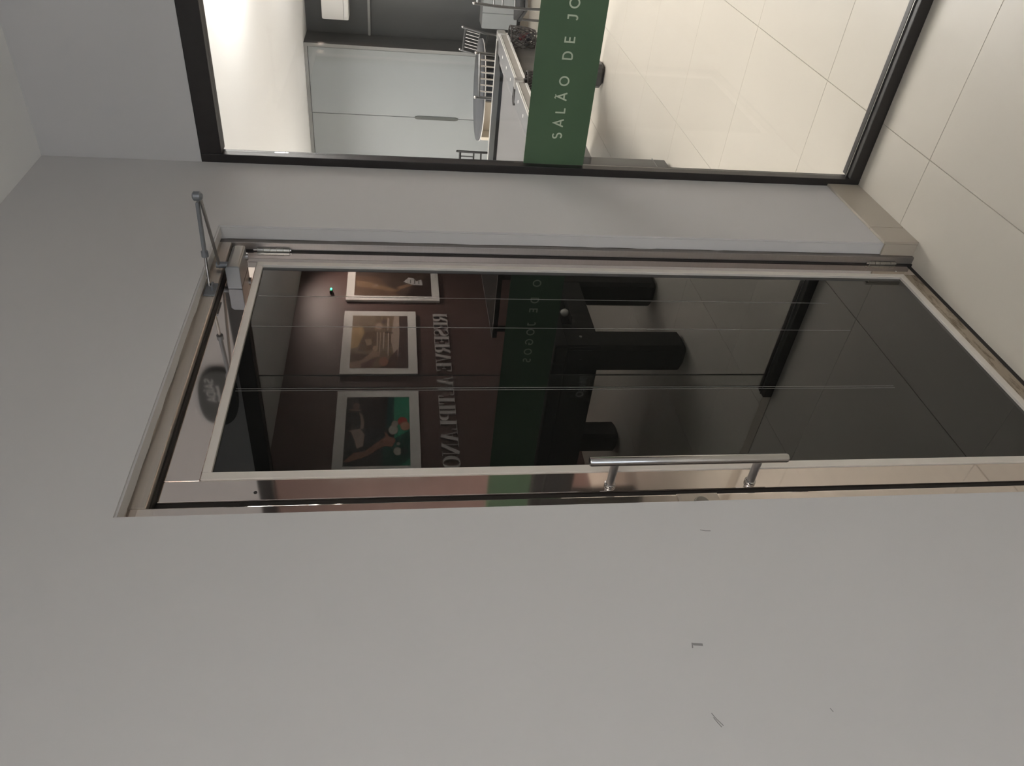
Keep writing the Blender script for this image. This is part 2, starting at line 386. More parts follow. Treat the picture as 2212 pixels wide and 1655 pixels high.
# door closer with scissor arm
dc = empty('door_closer', (-.59, LY, 2.025), label='silver door closer with folded arm above the dark glass door', cat='door closer')
pf = [(.010, 2.016), (.013, 2.012), (LY-.0006, 2.012), (LY-.0006, 2.045), (.016, 2.045), (.010, 2.038)]
obj('body', MB().prism(pf, 0, -.642, -.535), 'alu', dc, bevel=.0025)
obj('end_cap', MB().prism([(y_+(-.001 if y_ < .03 else 0), z_+(.001 if z_ > 2.03 else -.001)) for y_, z_ in pf], 0, -.648, -.642), 'alu_lt', dc, bevel=.001)
obj('valve_screw', MB().tube([(-.548, .036, 2.0125), (-.548, .036, 2.006)], .010, 18), 'chrome', dc, smooth=True)
pv = (-.592, .036)
obj('spindle', MB().tube([(pv[0], pv[1], 2.045), (pv[0], pv[1], 2.079)], .0085, 18), 'alu_lt', dc, smooth=True)
EL = Vector((-.672, -.196, 2.076))
def bar(a, b, wd_, th, ins=0):
    a, b = Vector(a), Vector(b); d = (b-a).normalized(); n = Vector((-d.y, d.x, 0)).normalized()*wd_/2; m_ = MB()
    a2, b2 = a-d*ins, b+d*ins; u_ = Vector((0, 0, th/2))
    m_.add([a2+n-u_, b2+n-u_, b2-n-u_, a2-n-u_, a2+n+u_, b2+n+u_, b2-n+u_, a2-n+u_], [(0,3,2,1),(4,5,6,7),(0,1,5,4),(1,2,6,5),(2,3,7,6),(3,0,4,7)]); return m_
ar = obj('main_arm', bar((pv[0], pv[1], 2.072), EL+Vector((0, 0, -.007)), .013, .005, .008), 'alu', dc, bevel=.0015)
BR = Vector((-.695, JY-.014, 2.078))
fa = obj('fore_arm', bar(EL+(BR-EL)*.06, EL+(BR-EL)*.62, .017, .008, .0), 'alu_lt', dc, bevel=.003)
obj('fore_arm_rod', MB().tube([EL+(BR-EL)*.58, BR], .0038, 14), 'chrome', fa, smooth=True)
obj('fore_arm_collar', MB().tube([EL+(BR-EL)*.60, EL+(BR-EL)*.66], .0085, 14), 'alu_lt', fa, smooth=True)
obj('elbow_joint', MB().tube([EL+Vector((0, 0, -.013)), EL+Vector((0, 0, -.008)), EL+Vector((0, 0, .006)), EL+Vector((0, 0, .009))], .011, 18, rs=[.006, .011, .011, .007]), 'alu_lt', dc, smooth=True)
obj('bracket', MB().box((-.722, JY-.0045, 2.062), (-.668, JY-.0005, 2.090), .001).box((-.704, JY-.020, 2.068), (-.686, JY-.0045, 2.073)), 'alu_lt', dc)

# ------------------------------------------------------------------ window front: black frame, panes, green band
win = empty('window_1', (XW, 0, 0), kind='structure')
obj('frame_post', MB().box((XW, YW+.001, .0), (.012, -.018, FT), .0015), 'black', win)
obj('top_frame', MB().box((XW, -.0185, FTI), (.03, YD1-.9, FT), .002), 'black', win)
obj('bottom_rail', MB().box((XW+.0, -.0185, 0), (-.004, -.838, .040), .003).box((.006, -.0185, 0), (.03, -.838, .040), .003).box((-.004, -.0185, 0), (.006, -.838, .012)), 'black', win)
obj('rail_gasket', MB().box((-.0065, -.0185, .0395), (-.004, -.836, .045)), 'hinge', win)
obj('pane', MB().box((-.003, -.0185, .012), (.005, -.80, FTI)), 'glass', win)
obj('pane', MB().box((.014, -.749, .012), (.022, YD0-.87, FTI)), 'glass', win)
for y_ in (-.80,): obj('pane_edge', MB().box((-.0032, y_-.0012, .04), (.0052, y_, FTI)), 'handle', win)
obj('pane_edge', MB().box((.0138, -.749, .04), (.0222, -.7478, FTI)), 'handle', win)
obj('sill_strip', MB().box((XW, -.84, .0), (.03, YD1-.9, .004)), 'base', win)
obj('pane', MB().box((-.003, YD1+.03, .012), (.005, YD1-.9, FTI)), 'glass', win)

bd = obj('green_band', MB().box((-.0042, -.0186, .9985), (-.0032, -.7985, 1.2005)), 'green')
tag(bd, 'dark green vinyl band with spaced white letters across the window', 'sign')
obj('band_overlap', MB().box((.0128, -.8005, .9985), (.0138, YD1+.02, 1.2005)), 'green', bd)

def arc(cx, cy, rx, ry, a0, a1, n=14):
    return [(cx+rx*math.cos(math.radians(a0+(a1-a0)*i/n)), cy+ry*math.sin(math.radians(a0+(a1-a0)*i/n))) for i in range(n+1)]
SANS = {
 'S': (.58, [arc(.29, .745, .245, .215, 35, 270, 12)[:-1]+arc(.29, .275, .265, .255, 90, -145, 12)]),
 'A': (.80, [[(.03, 0), (.40, 1), (.77, 0)], [(.16, .30), (.64, .30)]]),
 'L': (.56, [[(.08, 1), (.08, .04), (.54, .04)]]),
 'O': (.96, [arc(.48, .5, .42, .46, 0, 360, 28)]),
 'D': (.80, [[(.08, .04), (.08, .96), (.36, .96)], arc(.36, .5, .38, .46, 90, -90, 14), [(.36, .04), (.08, .04)]]),
 'E': (.60, [[(.56, .96), (.08, .96), (.08, .04), (.58, .04)], [(.08, .51), (.52, .51)]]),
 'J': (.52, [[(.12, .96), (.44, .96), (.44, .30)], arc(.23, .30, .21, .26, 0, -140, 8)]),
 'G': (.92, [arc(.48, .5, .42, .46, 42, 330, 22), [(.84, .25), (.84, .50), (.56, .50)]]),
 'I': (.20, [[(.1, 0), (.1, 1)]]),
 'M': (.90, [[(.08, 0), (.08, .96), (.45, .35), (.82, .96), (.82, 0)]]),
 '~': (.5, [[(.10, 0), (.18, .09), (.30, .03), (.40, -.02), (.50, .07)]]),
}
def ribbon(mb, pts, wd_, place, closed=False):
    n = len(pts)
    L_, R_ = [], []
    for i, (x, y) in enumerate(pts):
        a = pts[i-1] if i else (pts[-2] if closed else pts[0]); b = pts[i+1] if i < n-1 else (pts[1] if closed else pts[-1])
        d1 = (x-a[0], y-a[1]); d2 = (b[0]-x, b[1]-y)
        def nm(d):
            l = math.hypot(*d); return (d[0]/l, d[1]/l) if l > 1e-9 else None
        n1, n2 = nm(d1), nm(d2); n1 = n1 or n2; n2 = n2 or n1
        t = nm((n1[0]+n2[0], n1[1]+n2[1])) or n1; cosv = max(.35, t[0]*n1[0]+t[1]*n1[1])
        ww = wd_(i/(n-1)) if callable(wd_) else wd_; k = ww/2/cosv
        L_.append((x-t[1]*k, y+t[0]*k)); R_.append((x+t[1]*k, y-t[0]*k))
    for i in range(n-1):
        q = [L_[i], L_[i+1], R_[i+1], R_[i]]
        f0 = [place(p[0], p[1], 0) for p in q]; f1 = [place(p[0], p[1], 1) for p in q]
        mb.add(f0+f1, [(0,1,2,3),(7,6,5,4),(0,4,5,1),(1,5,6,2),(2,6,7,3),(3,7,4,0)])
CH = .0305
for c, yc in zip('SALÃODEJOGOS', (-.116, -.158, -.198, -.242, -.290, -.366, -.412, -.474, -.514, -.562, -.610, -.653)):
    g = 'A' if c == 'Ã' else c; wl, strokes = SANS[g]; mb = MB()
    pl = lambda u, v, k, yc=yc, wl=wl: (-.0042-.0005*k-.0001, yc+(wl/2-u)*CH, 1.100+(v-.5)*CH)
    for q_, s_ in enumerate(strokes): ribbon(mb, s_, .155, (lambda u, v, k, q_=q_: pl(u, v, k*(1+.25*q_))), closed=(g == 'O'))
    if c == 'Ã': ribbon(mb, [(p[0]+.10, p[1]+1.17) for p in SANS['~'][1][0]], .10, pl)
    obj('letter', mb, 'white_text', bd)

# ------------------------------------------------------------------ oval sign over the window front
ov = []
for i in range(36):
    a = 2*PI*i/36; ca, sa = math.cos(a), math.sin(a)
    ov.append((-.805+.134*math.copysign(abs(ca)**.8, ca), 2.296+.072*math.copysign(abs(sa)**.8, sa)+.012*-ca))
sg = obj('exit_plaque', MB().prism(ov, 0, XW-.034, XW-.0005), 'signdark', bevel=.006)
tag(sg, 'dark oval plaque with small white words, above the black window frame', 'plaque')
xp = 0
for c, yc in zip('SAIDA', (-.716, -.742, -.762, -.782, -.808)):
    wl, strokes = SANS[c]; mb = MB()
    pl = lambda u, v, k, yc=yc, wl=wl: (XW-.0345-.0004*k, yc+(wl/2-u)*.030, 2.302+(v)*.030)
    for q_, s_ in enumerate(strokes): ribbon(mb, s_, .15, (lambda u, v, k, q_=q_: pl(u, v, k*(1+.25*q_))))
    if c == 'I': ribbon(mb, [(.02, 1.12), (.24, 1.3)], .12, pl)
    obj('letter', mb, 'signtext', sg)
mb = MB()
for q_ in range(7): mb.box((XW-.0350, -.742-.0115*q_-.008, 2.284), (XW-.0345, -.742-.0115*q_, 2.284+(.009 if q_ % 3 else .012)))
obj('small_print', mb, 'signtext', sg)

# ------------------------------------------------------------------ brown wall: pictures and raised letters
def picture(x0, x1, z0, z1, label, shapes, bg, mg=.088):
    p = empty('framed_picture', ((x0+x1)/2, YS, z0), label=label, cat='picture', group=None)
    obj('mount', MB().box((x0, YS+.001, z0), (x1, YS+.028, z1), .002), 'mat', p)
    mb = MB(); mats = []
    def mm(c):
        k = 'print_%02x%02x%02x' % tuple(int(v*255) for v in c)
        if k not in M: M[k] = mat('print_ink', c, .35)
        if k not in mats: mats.append(k)
        return mats.index(k)
    W_, H_ = x1-x0-2*mg, z1-z0-2*mg
    def P2(u, v): return (x1-mg-min(1, max(0, u))*W_, z1-mg-min(1, max(0, v))*H_)
    mb.cur = mm(bg); mb.prism([P2(0, 0), P2(1, 0), P2(1, 1), P2(0, 1)], 1, YS+.0282, YS+.0290)
    for k, (c, poly) in enumerate(shapes):
        mb.cur = mm(c); y_ = YS+.0291+.00008*k
        mb.prism([P2(*q) for q in poly], 1, y_-.0002, y_+.00004)
    obj('print', mb, mats, p)
    return p
def el(u, v, ru, rv, n=16): return [(u+ru*math.cos(2*PI*i/n), v+rv*math.sin(2*PI*i/n)) for i in range(n)]
# crop pixel helpers: (X, Y) of my study crops -> (u, v)
c3 = lambda X, Y: ((Y-320)/1200, (X-395)/1055)
def p3(*pts): return [c3(*q) for q in pts]
def b3(X, Y, r): return [c3(X+r*math.cos(2*PI*i/14), Y+r*math.sin(2*PI*i/14)) for i in range(14)]
shapes3 = [((.05, .32, .19), p3((1190, 320), (1450, 320), (1450, 1520), (1190, 1520))), ((.02, .08, .075), p3((1090, 320), (1190, 320), (1180, 900), (1060, 900))),
 ((.012, .07, .05), p3((1000, 1180), (1450, 930), (1450, 1400), (1290, 1520), (1000, 1520))),
 ((.035, .02, .018), p3((395, 320), (1090, 320), (1060, 900), (395, 900))), ((.02, .018, .022), p3((720, 920), (1060, 900), (1000, 1180), (720, 1200))),
 ((.22, .12, .10), b3(560, 490, 60)), ((.30, .20, .16), p3((440, 545), (650, 555), (610, 585), (440, 565))),
 ((.36, .27, .22), p3((610, 600), (660, 640), (705, 780), (690, 900), (640, 900), (650, 760))),
 ((.42, .31, .26), p3((440, 930), (640, 900), (720, 1010), (700, 1190), (600, 1240), (560, 1090), (500, 960))),
 ((.05, .02, .02), b3(450, 1020, 70)), ((.30, .14, .09), p3((350, 1450), (560, 1300), (720, 1290), (1010, 1070), (1060, 1180), (760, 1360), (500, 1450))),
 ((.38, .17, .12), p3((1000, 1090), (1060, 1040), (1030, 970), (1060, 965), (1110, 1040), (1200, 1070), (1215, 1110), (1160, 1210), (1040, 1200))),
 ((.55, .52, .46), b3(1178, 925, 80)), ((.50, .42, .36), b3(1205, 820, 55)), ((.50, .07, .06), b3(1330, 775, 80)), ((.60, .32, .22), b3(1375, 860, 80)),
 ((.50, .46, .40), b3(1245, 1290, 66)), ((.45, .43, .40), b3(1260, 1165, 28)), ((.02, .03, .03), b3(1350, 1290, 60))]
c2 = lambda X, Y: ((Y-262)/1126, (X-420)/1150)
def p2(*pts): return [c2(*q) for q in pts]
def b2(X, Y, r): return [c2(X+r*math.cos(2*PI*i/14), Y+r*math.sin(2*PI*i/14)) for i in range(14)]
shapes2 = [((.24, .18, .13), p2((420, 262), (900, 262), (900, 480), (420, 480))), ((.40, .27, .14), p2((420, 500), (640, 500), (680, 640), (560, 960), (400, 1000))),
 ((.14, .09, .06), p2((690, 640), (930, 600), (950, 1000), (560, 1060), (600, 900))), ((.33, .24, .17), p2((690, 800), (820, 780), (840, 900), (740, 930))),
 ((.38, .30, .25), p2((1290, 270), (1390, 270), (1400, 640), (1390, 1100), (1350, 1380), (1280, 1100), (1220, 800))),
 ((.09, .06, .055), p2((1400, 262), (1570, 262), (1570, 1388), (1350, 1388), (1400, 700))),
 ((.10, .06, .05), p2((1200, 1180), (1360, 1000), (1360, 1388), (1000, 1388))),
 ((.36, .26, .20), b2(970, 500, 75)), ((.12, .08, .07), b2(1080, 390, 55)), ((.46, .36, .30), p2((1150, 300), (1190, 330), (1180, 560), (1150, 600), (1140, 450))),
 ((.42, .33, .27), p2((930, 640), (952, 640), (960, 1000), (935, 1000))), ((.42, .33, .27), p2((1000, 640), (1018, 640), (1005, 1100), (985, 1100))),
 ((.50, .42, .36), p2((1070, 640), (1090, 640), (1080, 1000), (1062, 1000))), ((.50, .42, .36), p2((1160, 640), (1180, 640), (1178, 1150), (1160, 1150))),
 ((.10, .07, .06), p2((1100, 620), (1270, 640), (1260, 665), (1100, 655))), ((.12, .08, .06), p2((1195, 660), (1215, 660), (1210, 960), (1195, 960))),
 ((.36, .25, .18), b2(910, 990, 55)), ((.30, .20, .15), p2((860, 1040), (1000, 1060), (1000, 1160), (850, 1180), (760, 1280), (640, 1388), (420, 1388), (420, 1280), (640, 1240))),
 ((.12, .07, .05), p2((420, 1090), (800, 1110), (640, 1230), (420, 1250))), ((.30, .15, .11), b2(1080, 1260, 95)), ((.15, .08, .07), p2((640, 1300), (950, 1180), (860, 1330), (780, 1388), (640, 1388)))]
c1 = lambda X, Y: (1-(1210-Y)/1180*1.0, (X-600)/1360)
def p1(*pts): return [c1(*q) for q in pts]
shapes1 = [((.16, .10, .07), p1((600, 760), (1000, 760), (1400, 1210), (600, 1210))), ((.25, .16, .10), p1((620, 860), (760, 880), (1400, 1080), (1330, 1120), (640, 1000))),
 ((.27, .17, .11), p1((1340, 1010), (1600, 900), (1620, 960), (1380, 1070))), ((.06, .04, .035), p1((1600, 1000), (1960, 700), (1960, 1210), (1500, 1210))),
 ((.34, .24, .18), p1((900, 1000), (1000, 940), (1020, 990), (930, 1020))),
 ((.60, .58, .56), p1((1460, 880), (1560, 770), (1650, 790), (1700, 860), (1620, 945))), ((.56, .55, .54), p1((1700, 860), (1790, 815), (1805, 955), (1625, 952))),
 ((.1, .1, .1), p1((1585, 830), (1597, 830), (1597, 910), (1585, 910))), ((.1, .1, .1), p1((1660, 830), (1675, 830), (1675, 925), (1660, 925))), ((.1, .1, .1), p1((1735, 850), (1750, 850), (1750, 925), (1735, 925)))]
picture(2.016, 3.066, 1.412, 2.146, 'white-mounted picture of an arm aiming over a green billiard table', shapes3, (.03, .02, .018))
picture(3.316, 4.366, 1.411, 2.146, 'sepia picture in a white mount, between the green billiard one and the tallest one', [(tuple(min(1, v*1.45) for v in c), p) for c, p in shapes2], (.28, .20, .14))
picture(4.575, 5.76, 1.143, 2.146, 'tallest brown picture in a white mount, with two small white cards', shapes1, (.11, .075, .06), .085)

# didone capitals: strokes as (points, width or width function)
TH, HL = .20, .035
def serif(x, y, w_=.30): return ([(x-w_/2, y), (x+w_/2, y)], HL)
def bowl(cx, cy, rx, ry, a0=90, a1=-90, thick=TH, n=14):
    pts = arc(cx, cy, rx, ry, a0, a1, n)
    return (pts, lambda t: HL+(thick-HL)*math.sin(PI*t)**1.4)
DID = {
 'R': (.74, [([(.16, 0), (.16, 1)], TH), serif(.16, .018), serif(.16, .982), ([(.16, .98), (.40, .98)], HL), bowl(.40, .74, .20, .24), ([(.16, .50), (.40, .50)], HL), ([(.40, .50), (.58, .10), (.66, .02), (.74, .02)], lambda t: TH*(1-.75*t))]),
 'E': (.64, [([(.16, 0), (.16, 1)], TH), serif(.12, .018, .22), serif(.12, .982, .22), ([(.16, .982), (.58, .982)], HL), ([(.16, .018), (.60, .018)], HL), ([(.16, .50), (.44, .50)], HL), ([(.585, .98), (.575, .70)], lambda t: .07*(1-t)+.01), ([(.605, .02), (.59, .32)], lambda t: .08*(1-t)+.01), ([(.44, .62), (.44, .38)], .03)]),
 'S': (.56, [(arc(.28, .75, .20, .235, 30, 240, 14)[:-1]+arc(.28, .25, .22, .235, 60, -150, 14), lambda t: HL+.17*math.exp(-((t-.5)/.17)**2)), ([(.48, .98), (.47, .70)], .035), ([(.08, .02), (.085, .32)], .035)]),
 'V': (.74, [([(.14, .98), (.38, .0)], TH*.95), ([(.38, .0), (.62, .98)], HL), serif(.14, .982, .30), serif(.62, .982, .24)]),
 'A': (.76, [([(.14, .0), (.36, 1.0)], HL), ([(.36, 1.0), (.60, 0)], TH*.95), ([(.22, .33), (.52, .33)], HL), serif(.14, .018, .24), serif(.60, .018, .30)]),
 'L': (.62, [([(.16, 0), (.16, 1)], TH), serif(.16, .982), serif(.12, .018, .22), ([(.16, .018), (.58, .018)], HL), ([(.59, .02), (.575, .34)], lambda t: .08*(1-t)+.01)]),
 'T': (.66, [([(.33, 0), (.33, 1)], TH), serif(.33, .018), ([(.05, .982), (.61, .982)], HL), ([(.06, .98), (.075, .66)], lambda t: .08*(1-t)+.01), ([(.60, .98), (.585, .66)], lambda t: .08*(1-t)+.01)]),
 'I': (.34, [([(.17, 0), (.17, 1)], TH), serif(.17, .018), serif(.17, .982)]),
 'P': (.66, [([(.16, 0), (.16, 1)], TH), serif(.16, .018), serif(.16, .982), ([(.16, .98), (.38, .98)], HL), bowl(.38, .73, .22, .25), ([(.16, .48), (.38, .48)], HL)]),
 'N': (.80, [([(.14, 0), (.14, .98)], HL), ([(.16, .98), (.64, .02)], TH*.95), ([(.66, 0), (.66, 1)], HL), serif(.14, .018, .22), serif(.12, .982, .22), serif(.66, .982, .24)]),
 'O': (.78, [(arc(.39, .5, .29, .48, 90, 450, 36), lambda t: HL+(TH-HL)*abs(math.sin(2*PI*t))**1.3)]),
}
txt = 'RESERVE ALTIPLANO'
lt = empty('wall_lettering', (3.2, YS, 1.08), label='raised grey serif capitals reading RESERVE ALTIPLANO under the wall pictures', cat='lettering')
tot = sum(DID[c][0] if c != ' ' else .34 for c in txt); XT0, XT1 = 4.352, 2.060; us = (XT0-XT1)/tot; xc = XT0; LH = .150
for c in txt:
    if c == ' ': xc -= .34*us; continue
    wl, st = DID[c]; mb = MB()
    pl = lambda u, v, k, xc=xc: (xc-u*us, YS+.004+.012*k, 1.080+v*LH)
    for q_, (pts, wd_) in enumerate(st): ribbon(mb, pts, wd_, (lambda u, v, k, q_=q_: pl(u, v, k*(1-.012*q_))))
    obj('letter', mb, 'lettering', lt); xc -= wl*us

# small alarm sensor with a green light
ss = obj('alarm_sensor', MB().box((4.722, YS+.001, 2.292), (4.774, YS+.042, 2.322), .005), 'signdark')
tag(ss, 'small dark sensor with a glowing green light, high on the brown wall', 'sensor')
obj('indicator_light', MB().sphere((4.748, YS+.050, 2.307), .011, 12, 8), 'led', ss)

# ------------------------------------------------------------------ small black games table (seen mirrored in the door)
def oct_leg(x0, y0, s, h, c=.022):
    x1, y1 = x0+s, y0+s
    poly = [(x0+c, y0), (x1-c, y0), (x1, y0+c), (x1, y1-c), (x1-c, y1), (x0+c, y1), (x0, y1-c), (x0, y0+c)]
    i = .03
    p2_ = [(x0+s/2+(px-x0-s/2)*(1-2*i/s), y0+s/2+(py-y0-s/2)*(1-2*i/s)) for px, py in poly]
    mb = MB(); vs = [(p[0], p[1], 0) for p in p2_]+[(p[0], p[1], .03) for p in poly]+[(p[0], p[1], h) for p in poly]
    fs = [tuple(range(7, -1, -1)), tuple(range(16, 24))]+[(k*8+a, k*8+(a+1) % 8, (k+1)*8+(a+1) % 8, (k+1)*8+a) for k in range(2) for a in range(8)]
    mb.add(vs, fs); return mb
def frame_ring(x0, x1, y0, y1, wd_, z0, z1):
    return MB().box((x0, y0, z0), (x1, y0+wd_, z1)).box((x0, y1-wd_, z0), (x1, y1, z1)).box((x0, y0+wd_, z0), (x0+wd_, y1-wd_, z1)).box((x1-wd_, y0+wd_, z0), (x1, y1-wd_, z1))
t1 = empty('games_table', (1.27, -1.98, 0), label='small all-black games table on four thick legs, mirrored in the glass door', cat='games table')
ax0, ax1, ay0, ay1 = .853, 1.680, -2.712, -1.238
obj('apron', MB().box((ax0+.004, ay0+.004, .503), (ax1-.004, ay1-.004, .69)), 'tableblack', t1, bevel=.006)
for (x, y) in ((ax0, ay1-.175), (ax1-.175, ay1-.175), (ax0, ay0), (ax1-.175, ay0)):
    obj('leg', oct_leg(x, y, .175, .69), 'tableblack', t1)
obj('rail', frame_ring(ax0-.035, ax1+.035, ay0-.035, ay1+.035, .12, .70, .775), 'tableblack', t1, bevel=.012)
obj('bed', MB().box((ax0+.02, ay0+.02, .691), (ax1-.02, ay1-.02, .745)), 'clothdark', t1)
obj('ball_return', MB().box((1.075, ay1-.004, .63), (1.33, ay1+.0005, .685), .006), 'rubber', t1)
for p in ((.953, ay1, .604), (1.594, ay1, .604)): obj('bolt', MB().tube([(p[0], p[1]-.004, p[2]), (p[0], p[1]+.004, p[2])], .008, 12), 'chrome_hi', t1, smooth=True)
for p in ((ax0, -1.324, .610), (ax0, -2.62, .610)): obj('bolt', MB().tube([(p[0]+.004, p[1], p[2]), (p[0]-.004, p[1], p[2])], .008, 12), 'tablegrey', t1, smooth=True)
mk = MB()
for c, yc, sc in (('M', -1.472, .036), ('I', -1.497, .024), ('E', -1.516, .030), ('E', -1.543, .030), ('O', -1.575, .040)):
    wl, st = SANS[c]
    pl = lambda u, v, k, yc=yc, wl=wl, sc=sc: (ax0+.0035-.001*k, yc+(wl/2-u)*sc, .552+v*sc-.4*(-1.46-yc)*-.1)
    for s_ in st: ribbon(mk, s_, .26, pl)
obj('maker_mark', mk, 'signtext', t1)
b_ = obj('billiard_ball', MB().sphere((1.150, ay1+.026, .6645), .024), 'ballw')
tag(b_, 'white ball lying in the return slot of the black games table', 'ball')
obj('ball_tray', MB().box((1.08, ay1+.0006, .634), (1.325, ay1+.05, .640)), 'rubber', t1)

# ------------------------------------------------------------------ pool table seen through the window
t2 = empty('pool_table', (2.74, 1.25, 0), label='grey pool table with chrome-trimmed rail and pearl dots, behind the green band', cat='pool table')
qx0, qx1, qy0, qy1, qz = 1.59, 3.89, .60, 1.90, .83
obj('apron', MB().box((qx0+.06, qy0+.05, .52), (qx1-.06, qy1-.05, .76)), 'tablegrey', t2, bevel=.005)
for (x, y) in ((1.66, .72), (3.575, .72), (1.66, 1.63), (3.575, 1.63)):
    lg = obj('leg', oct_leg(x, y, .18, .52, .02), 'tablegrey', t2)
    obj('foot_joint', MB().box((x-.001, y-.001, .10), (x+.181, y+.181, .102)), 'cabedge', lg)
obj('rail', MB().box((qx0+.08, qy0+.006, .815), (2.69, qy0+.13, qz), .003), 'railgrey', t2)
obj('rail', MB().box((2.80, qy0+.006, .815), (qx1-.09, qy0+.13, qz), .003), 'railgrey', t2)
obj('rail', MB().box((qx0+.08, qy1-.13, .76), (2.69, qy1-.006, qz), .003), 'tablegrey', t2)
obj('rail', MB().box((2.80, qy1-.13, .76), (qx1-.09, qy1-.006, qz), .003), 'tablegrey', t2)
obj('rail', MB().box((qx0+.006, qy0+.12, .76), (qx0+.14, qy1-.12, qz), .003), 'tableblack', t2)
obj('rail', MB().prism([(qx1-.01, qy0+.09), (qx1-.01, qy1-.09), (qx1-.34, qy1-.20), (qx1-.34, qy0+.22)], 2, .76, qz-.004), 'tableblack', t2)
obj('side_panel', MB().box((qx0+.05, qy0+.004, .768), (qx1-.06, qy0+.03, .812)), 'sidepanel', t2)
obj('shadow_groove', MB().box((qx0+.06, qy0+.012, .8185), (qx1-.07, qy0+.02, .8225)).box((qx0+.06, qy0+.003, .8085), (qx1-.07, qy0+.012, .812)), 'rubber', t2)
for z0, z1 in ((.812, .8185), (.8225, .829), (.752, .768)):
    obj('chrome_trim', MB().box((qx0+.05, qy0, z0), (2.70, qy0+.02, z1), .002), 'chrome_hi', t2)
    obj('chrome_trim', MB().box((2.79, qy0, z0), (qx1-.05, qy0+.02, z1), .002), 'chrome_hi', t2)
obj('chrome_trim', MB().box((qx1-.012, qy0+.06, .80), (qx1, qy1-.06, qz+.002), .002), 'chrome_hi', t2)
obj('bed', MB().box((qx0+.06, qy0+.08, .762), (qx1-.06, qy1-.08, .800)), 'cloth', t2)
obj('cushion', MB().prism([(qy0+.13, .802), (qy0+.175, .818), (qy0+.175, .824), (qy0+.13, .828)], 0, qx0+.18, 2.66), 'cloth', t2)
obj('cushion', MB().prism([(qy0+.13, .802), (qy0+.175, .818), (qy0+.175, .824), (qy0+.13, .828)], 0, 2.83, qx1-.24), 'cloth', t2)
for a in range(3):
    for xb, sg_ in ((2.80, 1), (2.69, -1)):
        x = xb+sg_*(.16+.245*a); obj('rail_dot', MB().tube([(x, qy0+.068, qz), (x, qy0+.068, qz+.001)], .011, 12), 'dot', t2)
def pocket_cap(x, y, h=.05):
    return obj('pocket_cap', MB().box((x-h, y-.012, .770), (x+h, y+.05, qz+.005), .010), 'cap', t2, smooth=True)
pocket_cap(2.745, qy0+.004, .034); pocket_cap(qx1-.055, qy0+.004); pocket_cap(qx0+.05, qy0+.004)
obj('pocket_mouth', MB().tube([(2.745, qy0+.115, .8005), (2.745, qy0+.115, qz+.0015)], .052, 20), 'rubber', t2)
obj('pocket_mouth', MB().tube([(qx1-.10, qy0+.10, .8005), (qx1-.10, qy0+.10, qz+.0015)], .055, 20), 'rubber', t2)
def net(cx, cy, r, z0, z1):
    mb = MB()
    for k in range(14):
        for s_ in (1, -1):
            pts = []
            for i in range(9):
                t = i/8; a = 2*PI*k/14+s_*t*1.3; rr = r*(1-.25*t**3); pts.append((cx+rr*math.cos(a), cy+rr*math.sin(a), z1+(z0-z1)*t))
            mb.tube(pts, .0040, 5)
    for z_, rr in ((z1, r), (z0, r*.75)): mb.tube([(cx+rr*math.cos(2*PI*i/20), cy+rr*math.sin(2*PI*i/20), z_) for i in range(21)], .005, 5)
    return mb
ncx, ncy = 3.70, .60
obj('pocket_strap', MB().box((2.735, qy0-.012, .60), (2.765, qy0+.02, .764), .003), 'rubber', t2)
n_ = obj('pocket_net', net(ncx, ncy, .088, .565, .755), 'net', t2)
obj('pocket_strap', MB().box((ncx-.03, ncy-.010, .50), (ncx+.03, ncy+.010, .575), .003), 'rubber', t2)
obj('pocket_net', net(2.745, .60, .060, .60, .752), 'net', t2)
for k, (dx, dy, dz, m_) in enumerate(((-.028, -.022, .612, 'ballb'), (.026, -.018, .618, 'ballr'), (.0, .028, .615, 'ballb'), (-.024, -.014, .664, 'ballr'), (.026, -.008, .670, 'ballb'))):
    b_ = obj('billiard_ball', MB().sphere((ncx+dx, ncy+dy, dz), .026, 16, 10), m_)
    tag(b_, ('dark' if m_ == 'ballb' else 'dark red')+' billiard balls gathered in the corner pocket net of the grey pool table', 'ball', ('dark' if m_ == 'ballb' else 'red')+' balls in the pocket net')

# ------------------------------------------------------------------ black table along the brown wall
t3 = empty('side_table', (3.9, -2.5, 0), label='plain black rectangular table with a thin pale edge line, before the brown wall', cat='table')
obj('table_top', MB().box((3.14, -2.86, .715), (4.95, -2.19, .757), .002), 'tableblack', t3)
obj('edge_line', MB().box((3.137, -2.863, .756), (4.953, -2.857, .7595)).box((3.137, -2.193, .756), (4.953, -2.187, .7595)).box((3.137, -2.857, .756), (3.143, -2.193, .7595)).box((4.947, -2.857, .756), (4.953, -2.193, .7595)), 'white', t3)
for (x, y) in ((3.18, -2.82), (4.87, -2.82), (3.18, -2.27), (4.87, -2.27)): obj('leg', MB().box((x, y, 0), (x+.04, y+.04, .715)), 'tableblack', t3)
for x in (3.2, 4.89): obj('brace', MB().tube([(x, -2.25, .30), (x+(.5 if x < 4 else -.5), -2.25, .70)], .009, 8), 'tableblack', t3)

